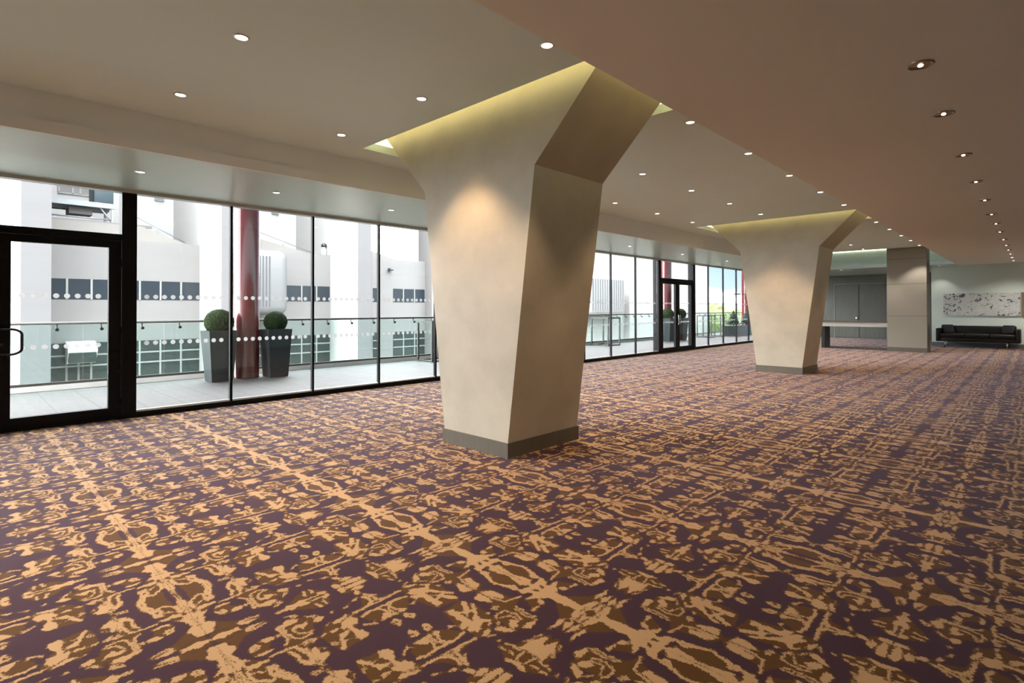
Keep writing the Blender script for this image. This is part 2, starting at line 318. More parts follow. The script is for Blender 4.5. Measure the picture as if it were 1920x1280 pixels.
def mat_carpet():
    m, nt, ns, L = new_mat('damask_carpet')
    def math_(op, a, b=None, clamp=False):
        n = N(nt, 'ShaderNodeMath', operation=op); n.use_clamp = clamp
        for i, v in ((0, a), (1, b)):
            if v is None: continue
            if isinstance(v, (int, float)): n.inputs[i].default_value = v
            else: L.new(v, n.inputs[i])
        return n.outputs[0]
    out = N(nt, 'ShaderNodeOutputMaterial'); bs = N(nt, 'ShaderNodeBsdfPrincipled')
    bs.inputs['Roughness'].default_value = .85; bs.inputs['Specular IOR Level'].default_value = .08
    bs.inputs['Sheen Weight'].default_value = .2; bs.inputs['Sheen Roughness'].default_value = .3; bs.inputs['Sheen Tint'].default_value = (.75, .75, 1, 1)
    L.new(bs.outputs[0], out.inputs[0])
    geo = N(nt, 'ShaderNodeNewGeometry')
    wob = N(nt, 'ShaderNodeTexNoise'); wob.inputs['Scale'].default_value = 55; wob.inputs['Detail'].default_value = 2
    L.new(geo.outputs['Position'], wob.inputs['Vector'])
    wv = N(nt, 'ShaderNodeVectorMath', operation='MULTIPLY_ADD'); L.new(wob.outputs['Color'], wv.inputs[0])
    wv.inputs[1].default_value = (.022, .022, 0); wv.inputs[2].default_value = (-.011, -.011, 0)
    ad = N(nt, 'ShaderNodeVectorMath', operation='ADD'); L.new(geo.outputs['Position'], ad.inputs[0]); L.new(wv.outputs[0], ad.inputs[1])
    sp = N(nt, 'ShaderNodeSeparateXYZ'); L.new(ad.outputs[0], sp.inputs[0])
    a = math_('PINGPONG', math_('ADD', sp.outputs[0], -CX+20*CP), CP/2)
    b = math_('PINGPONG', math_('ADD', sp.outputs[1], -CY+20*CL), CL)
    ua = math_('DIVIDE', a, CP/2); ub = math_('DIVIDE', b, CL)
    ca = N(nt, 'ShaderNodeCombineXYZ'); cb = N(nt, 'ShaderNodeCombineXYZ')
    for i in range(3): L.new(ua, ca.inputs[i]); L.new(ub, cb.inputs[i])
    def curve(src, cols, npt):
        n = N(nt, 'ShaderNodeRGBCurve'); mp = n.mapping; mp.use_clip = False
        L.new(src.outputs[0], n.inputs['Color'])
        for ci in range(3):
            cv = mp.curves[ci]; f = cols[ci]
            xs = np.linspace(0, 1, npt); ys = np.interp(xs, np.linspace(0, 1, len(f)), f)
            cv.points[0].location = (0, float(ys[0])); cv.points[1].location = (1, float(ys[-1]))
            for x, y in zip(xs[1:-1], ys[1:-1]): cv.points.new(float(x), float(y))
            for p in cv.points: p.handle_type = 'VECTOR'
        mp.update(); return n.outputs[0]
    def field(F, K):
        U, S, V = np.linalg.svd(F, full_matrices=False)
        U = U[:, :K]*np.sqrt(S[:K]); V = V[:K].T*np.sqrt(S[:K])
        acc = None
        for k in range(0, K, 3):
            d = N(nt, 'ShaderNodeVectorMath', operation='DOT_PRODUCT')
            L.new(curve(ca, [U[:, k+i] for i in range(3)], 100), d.inputs[0])
            L.new(curve(cb, [V[:, k+i] for i in range(3)], 200), d.inputs[1])
            acc = d.outputs['Value'] if acc is None else math_('ADD', acc, d.outputs['Value'])
        return acc
    FT, FB = carpet_fields()
    ft = field(FT, 27); fb = field(FB, 24)
    def step(x):
        r = N(nt, 'ShaderNodeMapRange'); r.inputs['From Min'].default_value = .16; r.inputs['From Max'].default_value = -.16
        L.new(x, r.inputs['Value']); return r.outputs[0]
    weave = N(nt, 'ShaderNodeTexNoise'); weave.inputs['Scale'].default_value = 260; weave.inputs['Detail'].default_value = 2
    L.new(geo.outputs['Position'], weave.inputs['Vector'])
    patch = N(nt, 'ShaderNodeTexNoise'); patch.inputs['Scale'].default_value = 1.3; patch.inputs['Detail'].default_value = 3
    L.new(geo.outputs['Position'], patch.inputs['Vector'])
    def mix(f, c1, c2):
        n = N(nt, 'ShaderNodeMix', data_type='RGBA'); L.new(f, n.inputs[0])
        for i, c in ((6, c1), (7, c2)):
            if isinstance(c, tuple): n.inputs[i].default_value = rgba(c)
            else: L.new(c, n.inputs[i])
        return n.outputs[2]
    purple = mix(patch.outputs['Fac'], CARP_PURPLE, tuple(c*1.25 for c in CARP_PURPLE))
    rag = N(nt, 'ShaderNodeTexNoise'); rag.inputs['Scale'].default_value = 130; rag.inputs['Detail'].default_value = 1
    L.new(geo.outputs['Position'], rag.inputs['Vector'])
    rg = math_('MULTIPLY', math_('ADD', rag.outputs['Fac'], -.5), 1.1)
    ft = math_('ADD', ft, rg); fb = math_('ADD', fb, math_('MULTIPLY', rg, .7))
    c = mix(step(fb), purple, CARP_BROWN); c = mix(step(ft), c, CARP_TAN)
    wm = N(nt, 'ShaderNodeMapRange'); wm.inputs['To Min'].default_value = .72; wm.inputs['To Max'].default_value = 1.28
    L.new(weave.outputs['Fac'], wm.inputs['Value'])
    fin = N(nt, 'ShaderNodeVectorMath', operation='SCALE'); L.new(c, fin.inputs[0]); L.new(wm.outputs[0], fin.inputs['Scale'])
    L.new(fin.outputs[0], bs.inputs['Base Color'])
    bp = N(nt, 'ShaderNodeBump'); bp.inputs['Strength'].default_value = .35; bp.inputs['Distance'].default_value = .004
    L.new(weave.outputs['Fac'], bp.inputs['Height']); L.new(bp.outputs[0], bs.inputs['Normal'])
    return m
CARP_PURPLE = (.040, .0175, .0245); CARP_BROWN = (.080, .036, .008); CARP_TAN = (.385, .235, .119)
MT['carpet'] = mat_carpet()

# ------------------------------------------------------------------ the room shell
W = -7.87          # room face of the window wall
ZS, ZC = 2.75, 3.10  # soffits, main ceiling
XF, XB = -5.817, -1.889
Y0, Y1 = -6.0, 27.5
YE = 19.7
XR = 3.2

MB().box(-8.0, XR, Y0, Y1, -.2, 0).build('floor', MT['carpet'])['kind'] = 'structure'

COLY = (0.0, 8.26)
SLOT = (-5.395, -2.10, 3.185, 4.53)
def plate_with_holes(x0, x1, y0, y1, z0, z1, holes):
    b = MB(); ys = sorted({y0, y1, *[h[2] for h in holes], *[h[3] for h in holes]})
    for a, c in zip(ys[:-1], ys[1:]):
        hs = [h for h in holes if h[2] <= a+1e-6 and h[3] >= c-1e-6]
        if not hs: b.box(x0, x1, a, c, z0, z1)
        else:
            b.box(x0, hs[0][0], a, c, z0, z1); b.box(hs[0][1], x1, a, c, z0, z1)
    return b
holes = [(SLOT[0], SLOT[1], SLOT[2]+d, SLOT[3]+d) for d in COLY]
tag(plate_with_holes(XF-.035, XB, Y0, YE, ZC, ZC+.085, holes).build('ceiling', MT['ceil']), kind='structure')
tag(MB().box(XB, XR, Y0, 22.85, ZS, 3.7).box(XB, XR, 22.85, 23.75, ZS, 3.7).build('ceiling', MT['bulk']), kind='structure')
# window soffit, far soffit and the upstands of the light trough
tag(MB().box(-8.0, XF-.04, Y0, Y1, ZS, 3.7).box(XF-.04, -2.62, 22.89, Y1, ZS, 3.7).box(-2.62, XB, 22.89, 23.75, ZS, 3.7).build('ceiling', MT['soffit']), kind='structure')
tag(MB().box(XF-.04, XF, Y0, 22.85, ZS, 2.855).box(XF-.04, XF-.035, Y0, 22.85, 2.855, ZC).build('trim_1', MT['bulk']), kind='structure')
tag(MB().box(XF-.04, XB, 22.85, 22.89, ZS, 2.855).build('trim_2', MT['ceil']), kind='structure')
# roof slab over everything: closes the slots and the far recess from above
tag(MB().box(XF-.04, XB, Y0, YE-.4, 3.5, 3.7).box(XF-.04, XB, YE-.4, 22.89, 3.5, 3.7).build('ceiling', MT['ceil']), kind='structure')
tag(MB().box(-8.1, XR+.2, Y0-.2, Y1+.2, 3.7, 9.5).build('roof', MT['facade']), kind='structure')  # tall block over the room, added out of view to shade the terrace
tag(MB().box(-13.5, -8.1, -25, 50, 9.5, 9.9).build('unseen_shade_slab', MT['facade']), kind='structure')  # unseen slab added to keep sun and sky light off the terrace
# walls
tag(MB().box(-8.0, XR, Y0-.15, Y0, 0, 3.7).build('wall_back', MT['wall']), kind='structure')
tag(MB().box(XR, XR+.15, Y0-.15, 23.9, 0, 3.7).build('wall_right', MT['wall']), kind='structure')
tag(MB().box(-2.62, XR, 23.75, 23.9, 0, 3.7).box(-2.62, -2.5, 23.9, Y1, 0, ZS).build('wall_far', MT['wall']), kind='structure')
tag(MB().box(-8.0, -2.5, Y1, Y1+.15, 0, ZS).build('wall_panelled', MT['woodgrey']), kind='structure')
tag(MB().box(-2.63, XR, 23.735, 23.75, 0, .13).build('baseboard_far', MT['skirt']), kind='structure')
# panelled double doors in the far wall
tag(MB().box(-6.46, -4.56, Y1-.012, Y1-.002, .01, 2.34).build('trim_4', MT['woodgap']), kind='structure')
d3 = empty('door_3', (-5.5, Y1-.03, 0)); tag(d3, kind='structure')
for x0, x1 in ((-6.45, -5.557), (-5.529, -4.57)):
    lf = MB().box(x0+5.5, x1+5.5, 0, .03, .02, 2.33).build('leaf', MT['woodgrey'], d3)
MB().box(-5.67+5.5, -5.61+5.5, -.06, 0, .84, .92).build('door_handle', MT['chrome'], d3)
MB().box(-6.50+5.5, -6.462+5.5, -.012, .03, 0, 2.385).box(-4.558+5.5, -4.52+5.5, -.012, .03, 0, 2.385).box(-6.50+5.5, -4.52+5.5, -.012, .03, 2.345, 2.385).build('door_frame', MT['doorframe'], d3)

# ------------------------------------------------------------------ glazing
GX = W-.045
def pane_mesh(name, y0, y1, z0, z1, parent, dots=True, oy=0.0):
    b = MB().box(GX-.006, GX+.006, y0-oy, y1-oy, z0, z1)
    if dots:
        b.mat(1); n = int((y1-y0-.06)/.095)
        st = y0+((y1-y0)-(n-1)*.095)/2
        for k in range(n):
            for z in (1.463, .893):
                c = [(GX+.0075, st+k*.095-oy+.0275*math.cos(t*math.pi/8), z+.0275*math.sin(t*math.pi/8)) for t in range(16)]
                b.prism([(p[1], p[2]) for p in c], 'x', GX+.0062, GX+.0075)
    return b.build(name, [MT['glass'], MT['dot']], parent)
win_n = [0]
def window_bay(y0, y1, mull_right=True):
    win_n[0] += 1
    r = empty('window_%d' % win_n[0], (0, y0, 0)); tag(r, kind='structure')
    pane_mesh('pane', y0+.005, y1-.005, .085, 2.73, r, oy=y0)
    if mull_right: MB().box(W-.05, W, y1-y0-.016, y1-y0+.016, .06, ZS).build('mullion', MT['black'], r)
    MB().box(W-.09, W+.012, 0, y1-y0, 0, .062).mat(1).box(W-.07, W-.005, 0, y1-y0, .062, .085).build('sill', [MT['black'], MT['sillmetal']], r)
    MB().box(W-.09, W+.03, 0, y1-y0, 2.712, ZS).build('head_trim', MT['headmetal'], r)
    return r
def bays(ys, last=True):
    for i, (a, c) in enumerate(zip(ys[:-1], ys[1:])): window_bay(a, c, last or i < len(ys)-2)
bays([-6.0, -4.40, -3.25, -2.10, -.94], False)
bays([1.562, 2.645, 3.805, 4.955, 6.14, 7.28, 8.42, 9.55, 10.68, 11.83, 13.03, 14.24], False)
bays([16.60, 17.62, 18.82, 19.98, 21.15, 22.3, 23.5, 24.65, 25.8, 27.45], False)

def double_door(n, yp0, yp1, pull):
    """black framed glazed double door between two posts"""
    r = empty('door_%d' % n, (0, yp0, 0)); tag(r, kind='structure')
    o = yp0; wdt = yp1-yp0; pw = .15
    for a in (0, wdt-pw): MB().box(W-.17, W+.012, a, a+pw, 0, ZS).build('post', MT['black'], r)
    MB().box(W-.08, W+.005, pw, wdt-pw, 2.125, 2.206).build('transom', MT['black'], r)
    MB().box(W-.08, W, pw, wdt-pw, 0, .018).build('threshold', MT['black'], r)
    MB().box(W-.09, W+.03, 0, wdt, 2.712, ZS).build('head_trim', MT['headmetal'], r)
    pane_mesh('top_light', pw, wdt-pw, 2.206, 2.74, r, dots=False)
    mid = wdt/2
    for a, c, side in ((pw+.004, mid-.003, 1), (mid+.003, wdt-pw-.004, -1)):
        st = .122
        lf = MB().box(W-.065, W, a, a+st, .02, 2.122).box(W-.065, W, c-st, c, .02, 2.122).box(W-.065, W, a+st, c-st, .02, .143).box(W-.065, W, a+st, c-st, 2.042, 2.122).build('leaf', MT['black'], r)
        pane_mesh('glass', a+st, c-st, .143, 2.042, lf)
        ye = c-.05 if side == 1 else a+.05; d = -.0 if side == 1 else 0
        s = -1 if side == 1 else 1
        z0, z1 = .83, 1.10
        pts = [(W, ye, z1), (W+.045, ye, z1), (W+.062, ye+s*.02, z1)]
        if pull == 'D':
            y2 = ye+s*.16
            pts = [(W-.002, ye, z1), (W+.05, ye+s*.01, z1)] + [(W+.055, ye+s*(.06+.10*math.sin(t*math.pi/12)), z1-.06*(1-math.cos(t*math.pi/12))) for t in range(7)]
            pts += [(W+.055, y2, z0+.06)] + [(W+.055, ye+s*(.06+.10*math.cos(t*math.pi/12)), z0+.06*(1-math.sin(t*math.pi/12))) for t in range(1, 7)]
            pts += [(W+.05, ye+s*.01, z0), (W-.002, ye, z0)]
            MB().tube(pts, .013, 10).build('pull_handle', MT['darksteel'], lf)
        else:
            MB().tube([(W-.002, ye, z1), (W+.05, ye, z1), (W+.06, ye, z1-.02), (W+.06, ye, z0+.02), (W+.05, ye, z0), (W-.002, ye, z0)], .014, 10).build('pull_handle', MT['chrome'], lf)
        MB().box(W, W+.008, ye-.016, ye+.016, .92, .95).build('lock', MT['darksteel'], lf)
        yh = a-.002 if side == 1 else c+.002
        for zh in (.22, 1.05, 1.86): MB().tube([(W+.008, yh, zh-.05), (W+.008, yh, zh+.05)], .011, 8).build('hinge', MT['black'], lf)
    return r
double_door(1, -.94, 1.562, 'D')
double_door(2, 14.24, 16.60, 'bar')

# ------------------------------------------------------------------ flared plaster columns
def flared_column(y, label):
    r = empty('flared_column', (-3.752, y+3.865, 0))
    tag(r, label, 'column', 'flared plaster columns')
    pr = [(-.436, .128), (.436, .128), (.757, 2.505), (1.37, 3.12), (1.70, 3.46), (-1.70, 3.46), (-1.37, 3.12), (-.757, 2.505)]
    b = MB()
    b.prism(pr, 'y', -.493, .493)
    b.build('shaft', MT['plaster'], r)
    MB().box(-.448, .448, -.507, .507, 0, .132).build('plinth', MT['plinth'], r)
    return r
flared_column(0.0, 'nearest pale plaster column flaring out wide at the ceiling, on a dark plinth')
flared_column(COLY[1], 'farther flared plaster column on a dark plinth beyond the near one')

# light strips lying on top of the ceiling plate around each slot
for d, w in zip(COLY, ('near', 'farther')):
    e = .05
    for nm, (x0, x1, y0, y1) in {'front': (SLOT[0], SLOT[1], SLOT[2]+d-e-.03, SLOT[2]+d-e), 'left': (SLOT[0]-e-.03, SLOT[0]-e, SLOT[2]+d, SLOT[3]+d),
                                 'right': (SLOT[1]+e, SLOT[1]+e+.03, SLOT[2]+d, SLOT[3]+d), 'back': (SLOT[0], SLOT[1], SLOT[3]+d+e, SLOT[3]+d+e+.03)}.items():
        side = {'front': 'camera', 'left': 'window', 'right': 'bulkhead', 'back': 'far'}[nm]
        tag(MB().box(x0, x1, y0, y1, ZC+.086, ZC+.25).build('light_strip', MT['led']), 'yellow light strip in the ceiling slot on the %s side of the %s column' % (side, w), 'light strip', 'slot light strips')
tag(MB().box(XF+.02, XB-.02, 22.86, 22.885, 3.38, 3.43).build('light_strip', MT['ledfar']), 'long yellow cove light strip high on the far wall', 'light strip')

# ------------------------------------------------------------------ downlights
SPOTS = {}
def spot(kind, power, size, blend, col=SPOTCOL):
    l = bpy.data.lights.new(kind, 'SPOT'); l.energy = power; l.spot_size = math.radians(size); l.spot_blend = blend
    l.color = col; l.shadow_soft_size = .03; SPOTS[kind] = l
spot('ceiling_spot', P_CEIL, 90, .45)
spot('warm_spot', P_CEIL*.95, 90, .45, (1, .70, .40))
spot('column_spot', P_COLM, 58, 1.0, (1, .58, .26))
spot('soffit_spot', P_SOFF, 90, .6)
spot('bulkhead_spot', P_BULK, 80, .6)
spot('far_spot', P_FAR, 140, .8)
def make_downlight(kind, small=False):
    r = empty('downlight', (0, 0, 0))
    if small:
        MB().lathe([(.070, 0), (.070, -.006), (.062, -.009), (.052, -.004), (.050, -.002)], seg=28).build('trim_ring', MT['gimbal'], r)
        MB().lathe([(.050, -.0025), (.03, -.0032), (.016, -.006), (.001, -.006)], seg=24).build('reflector', MT['gimbal'], r)
        MB().lathe([(.015, -.0065), (.013, -.012), (.007, -.015), (.0005, -.016)], seg=16).build('lamp', MT['bulbsmall'], r)
    else:
        MB().lathe([(.052, 0), (.052, -.005), (.046, -.008), (.038, -.004), (.037, -.002)], seg=28).build('trim_ring', MT['ring'], r)
        MB().lathe([(.037, -.0025), (.03, -.005), (.015, -.007), (.0005, -.0075)], seg=24).build('lamp', MT['bulb'], r)
    lo = bpy.data.objects.new('spot_beam', SPOTS[kind]); lo.location = (0, 0, -.035); link(lo, r)
    return r
ORD = ['first', 'second', 'third', 'fourth', 'fifth', 'sixth', 'seventh', 'eighth', 'ninth', 'tenth', 'eleventh', 'twelfth', 'thirteenth', 'fourteenth', 'fifteenth', 'sixteenth', 'seventeenth', 'eighteenth']
def light_row(proto, x, ys, z, place, group, warm=()):
    for i, y in enumerate(ys):
        o = copy_tree(proto); o.location = (x, y, z)
        if i in warm:
            for ch in o.children:
                if ch.type == 'LIGHT': ch.data = SPOTS['warm_spot']
        tag(o, '%s downlight from the camera in the row %s' % (ORD[i], place), 'downlight', group)
pc = make_downlight('ceiling_spot'); ps = make_downlight('soffit_spot'); pb = make_downlight('bulkhead_spot', True); pf = make_downlight('far_spot')
LA = [1.32, 2.78, 4.95, 6.40, 7.83, 9.26, 10.72, 13.41, 14.86, 16.35, 17.71, 19.23]
LC = [1.35, 2.815, 4.947, 6.418, 7.877, 9.339, 10.78, 13.41, 14.855, 16.346, 17.75, 19.231]
# adjustable lamps tilted on to the flared columns
for y_, t_ in ((2.78, 22), (10.72, 23)):
    lo = bpy.data.objects.new('column_beam', SPOTS['column_spot']); lo.location = (-3.76, y_, ZC-.03); lo.rotation_euler = (math.radians(t_), 0, 0); link(lo)
light_row(pc, -5.13, LA, ZC, 'beside the window-side soffit', 'ceiling downlights')
light_row(pc, -3.76, LA, ZC, 'along the middle of the main ceiling', 'ceiling downlights', (1, 6))
light_row(pc, -2.385, LC, ZC, 'along the edge of the lowered ceiling', 'ceiling downlights', (1, 2, 6, 7))
light_row(ps, -6.745, [1.367, 2.785, 4.445, 6.0, 7.6, 9.25, 10.9, 13.5, 16.4, 19.2, 22.0], ZS, 'in the soffit over the windows', 'soffit downlights')
light_row(pf, -5.3, [23.42], ZS, 'in the far soffit before the grey doors', 'soffit downlights')
light_row(pf, -.482, [21.2, 22.6], ZS, 'over the sofa in the lowered ceiling', 'lowered ceiling downlights')
for x_ in (.9, 2.2):  # bare spots out of view, added to brighten the sofa wall
    for y_ in (20.5, 22.4):
        lo = bpy.data.objects.new('spot_beam', SPOTS['far_spot']); lo.location = (x_, y_, ZS-.035); link(lo)
light_row(ps, -2.35, [23.36], ZS, 'in the far soffit by the pale wall', 'soffit downlights')
light_row(pb, -.482, [2.5, 4.0, 5.127, 6.64, 8.146, 9.625, 11.151, 12.441, 13.85, 15.45, 16.9, 18.3, 19.7], ZS, 'in the lowered ceiling on the right', 'lowered ceiling downlights')
for pr_ in (pc, ps, pb, pf):
    for ch in list(pr_.children): bpy.data.objects.remove(ch)
    bpy.data.objects.remove(pr_)
# lamps of the same kind behind the camera
for x, z, k in ((-5.13, ZC, 'ceiling_spot'), (-3.76, ZC, 'ceiling_spot'), (-2.385, ZC, 'ceiling_spot'), (-.482, ZS, 'bulkhead_spot'), (-6.745, ZS, 'soffit_spot')):
    for y in ((-.13, -1.6, -3.1) if k != 'bulkhead_spot' else ()):
        lo = bpy.data.objects.new('spot_beam', SPOTS[k]); lo.location = (x, y, z-.035); link(lo)
# ------------------------------------------------------------------ square column, counter, sofa, pictures
r = empty('square_column', (-2.768, 20.055, 0)); tag(r, 'square taupe panelled column left of the black sofa', 'column')
for z0, z1 in ((.13, 1.063), (1.071, 2.016), (2.024, 2.763), (2.771, 3.46)):
    MB().box(-.483, .483, -.315, .315, z0, z1).build('panel', MT['clad'], r)
MB().box(-.476, .476, -.308, .308, .1, 3.46).build('core', MT['woodgap'], r)
MB().box(-.488, .488, -.32, .32, 0, .13).build('plinth', MT['plinth'], r)

MB().box(.483, .487, -.313, .313, .131, 3.46).build('side_shade_sheet', MT['countertop'], r)  # thin dark sheet: shade of the unlit right face put into colour

r = empty('counter', (-4.05, 20.35, 0)); tag(r, 'long pale counter on dark legs before the grey doors', 'counter')
MB().box(-1.1, 1.15, -.36, .36, .845, .893).build('top', MT['countertop'], r)
MB().box(-1.08, 1.13, -.34, .34, .715, .845).build('apron', MT['apron'], r)
for a, c in ((-1.07, -.97), (1.02, 1.12)): MB().box(a, c, -.32, .32, .02, .715).build('leg', MT['sofa'], r)
MB().box(-1.07, 1.12, -.33, -.26, 0, .02).box(-1.07, 1.12, .26, .33, 0, .02).build('base_rail', MT['woodgap'], r)

r = empty('sofa', (-1.38, 23.3, 0)); tag(r, 'long low black leather sofa on steel legs under the picture', 'sofa')
MB().box(-.93, .93, -.40, .40, .20, .34, bev=.02).build('base', MT['sofa'], r)
for k in range(3): MB().box(-.92+k*.614, -.92+k*.614+.608, -.43, .22, .33, .46, bev=.035).build('seat_cushion', MT['sofa'], r)
for s in (-1, 1): MB().box(min(s*.92, s*1.035), max(s*.92, s*1.035), -.44, .42, .20, .63, bev=.02).build('armrest', MT['sofa'], r)
MB().box(-.93, .93, .20, .43, .33, .71, bev=.03).build('backrest', MT['sofa'], r)
for x in (-.8, .72):
    for y in (-.38, .36): MB().tube([(x, y, 0), (x, y, .21)], .016, 12).build('leg', MT['chrome'], r)
for x, lb, an in ((.74, 'navy square cushion at the right end of the black sofa', -.5), (-.76, 'dark square cushion at the left end of the black sofa', .5)):
    M = Matrix.Translation((-1.38+x, 23.3+.06, .60)) @ Matrix.Rotation(an, 4, 'Z') @ Matrix.Rotation(-.35, 4, 'X')
    b = MB().box(-.17, .17, -.05, .05, -.15, .15, bev=.045)
    for v in b.bm.verts: v.co = M @ v.co
    tag(b.build('cushion', MT['cushion']), lb, 'cushion')
tag(MB().box(-2.285, -.36, 23.70, 23.749, 1.045, 1.79).build('picture', MT['art']), 'long grey and white scribbled ink picture above the black sofa', 'picture')
tag(MB().box(-.335, .9, 23.69, 23.749, 1.04, 1.795).build('picture', MT['brownpanel']), 'brown picture edge right of the scribbled picture', 'picture')

# ------------------------------------------------------------------ terrace
tag(MB().box(-11.6, -8.0, -9, 44, -.3, -.005).build('terrace_floor', MT['paver']), kind='structure')
tag(MB().box(-11.72, -11.52, -9, 44, -.3, .082).build('trim_3', MT['kerb']), kind='structure')
r = empty('glass_railing', (-11.55, 0, 0)); tag(r, 'green tinted glass balustrade with steel handrail along the terrace edge', 'railing')
MB().tube([(0, -8.5, 1.085), (0, 43, 1.085)], .024, 12).build('handrail', MT['steel'], r)
MB().box(-.03, .02, -8.5, 43, .08, .125).build('base_channel', MT['steel'], r)
gy = -7.9
while gy < 42.5:
    MB().box(-.012, 0, gy+.006, gy+1.174, .12, 1.055).build('glass_panel', MT['railglass'], r)
    gy += 1.18
ys = [1.196+.59*k for k in range(-3, 66)]
br = None
for y in ys:
    if y > 40: break
    if br is None:
        br = MB().tube([(0, 0, 1.065), (0, 0, 1.02), (.005, 0, 1.0), (.02, 0, .985), (.045, 0, .98)], .011, 8).tube([(.03, 0, .98), (.06, 0, .98)], .027, 12).build('bracket', MT['darksteel'], r); br.location.y = y
    else:
        c = br.copy(); COL.objects.link(c); c.parent = r; c.location.y = y

def cyl_column(y, label, x=-10.98):
    b = MB().lathe([(.235, 0), (.23, .01), (.23, 3.6), (.23, 9.5)], seg=40, close=True)
    tag(b.build('round_column', MT['red'], loc=(x, y, 0)), label, 'column', 'round red columns')
cyl_column(3.96, 'nearest round glossy red column outside, between two planters with box balls')
cyl_column(12.2, 'second round red column outside, half behind the near plaster column')
cyl_column(20.5, 'third round red column seen through the far glazed double door')
cyl_column(29.3, 'farthest round red column with a floodlight on it', -11.05)

def topiary(x, y, rad, zc, label, seed):
    rnd = random.Random(seed); b = MB()
    r_ = bmesh.ops.create_icosphere(b.bm, subdivisions=5, radius=rad)
    for v in r_['verts']:
        n = v.co.normalized(); v.co = n*rad*(1+rnd.uniform(-.035, .03)); v.co.z *= .96
    for f in b.bm.faces: f.smooth = False
    root = empty('box_ball', (x, y, .86)); tag(root, label, 'shrub', 'clipped box balls')
    b.build('foliage', MT['leaf'], root, loc=(0, 0, zc-.86))
    MB().tube([(0, 0, -.03), (0, 0, zc-.9)], .018, 8).build('stem', MT['bark'], root)
def planter(x, y, rz, label, zt=.92, wb=.36, wt=.49):
    root = empty('planter', (x, y, 0), rz); tag(root, label, 'planter', 'tall square planters')
    b = MB(); hb, ht = wb/2, wt/2
    def ring(h, z): return [b.bm.verts.new((sx*h, sy*h, z)) for sx, sy in ((-1, -1), (1, -1), (1, 1), (-1, 1))]
    R_ = [ring(hb, 0), ring(ht, zt), ring(ht-.03, zt), ring(ht-.035, zt-.07)]
    for a, c in zip(R_[:-1], R_[1:]):
        for k in range(4): b.bm.faces.new((a[k], a[(k+1) % 4], c[(k+1) % 4], c[k]))
    b.bm.faces.new(R_[0][::-1])
    b.build('pot', MT['pot'], root)
    h = ht-.034
    MB().box(-h, h, -h, h, zt-.12, zt-.065).build('soil', MT['soil'], root)
PR = -.28
planter(-10.80, 3.42, .02, 'dark grey tapered planter left of the nearest red column'); topiary(-10.80, 3.42, .245, 1.075, 'round clipped box ball in the planter left of the red column', 1)
planter(-10.76, 4.43, .02, 'dark grey tapered planter right of the nearest red column', wb=.35, wt=.46); topiary(-10.76, 4.43, .215, 1.06, 'round clipped box ball in the planter right of the red column', 2)
planter(-10.62, 19.95, 0, 'dark grey planter behind the left leaf of the far glazed door'); topiary(-10.62, 19.95, .25, 1.08, 'box ball behind the left leaf of the far glazed door', 3)
planter(-10.70, 21.2, 0, 'dark grey planter behind the right leaf of the far glazed door'); topiary(-10.7, 21.2, .24, 1.07, 'box ball behind the right leaf of the far glazed door', 4)

for k, (y0, y1, w) in enumerate(((25.55, 27.15, 'left'), (27.35, 29.3, 'right'))):
    root = empty('trough_planter', (-10.45, (y0+y1)/2, 0)); tag(root, 'long low grey trough planter, the %s one of two at the far terrace end' % w, 'planter', 'trough planters')
    l = (y1-y0)/2
    MB().box(-.3, .3, -l, l, 0, .44).box(-.33, .33, -l-.03, l+.03, .44, .47).build('box', MT['pot'], root)
    MB().box(-.28, .28, -l+.04, l-.04, .46, .475).build('soil', MT['soil'], root)
def cone_tree(x, y, z, h, rb, label, seed):
    rnd = random.Random(seed); root = empty('cone_conifer', (x, y, z)); tag(root, label, 'tree', 'cone conifers in the trough planters')
    b = MB(); seg = 22; nl = 16; prev = None
    for i in range(nl+1):
        t = i/nl; rr = rb*(1-t)**.85*(1+.10*math.sin(i*2.3)); z_ = .06+t*(h-.06)
        ring = [b.bm.verts.new(((rr*(1+rnd.uniform(-.14, .14))+.004)*math.cos(2*math.pi*k/seg), (rr*(1+rnd.uniform(-.14, .14))+.004)*math.sin(2*math.pi*k/seg), z_+rnd.uniform(-.015, .015))) for k in range(seg)]
        if prev:
            for k in range(seg): b.bm.faces.new((prev[k], prev[(k+1) % seg], ring[(k+1) % seg], ring[k]))
        else: b.bm.faces.new(ring[::-1])
        prev = ring
    b.bm.faces.new(prev)
    b.build('foliage', MT['conifer'], root)
    MB().tube([(0, 0, -.01), (0, 0, .1)], .02, 8).build('trunk', MT['bark'], root)
cone_tree(-10.45, 26.1, .475, .72, .30, 'dark cone shaped conifer, leftmost of three in the far troughs', 11)
cone_tree(-10.45, 27.75, .475, .74, .30, 'dark cone shaped conifer, middle of three in the far troughs', 12)
cone_tree(-10.45, 28.85, .475, .68, .30, 'dark cone shaped conifer by the farthest red column', 13)

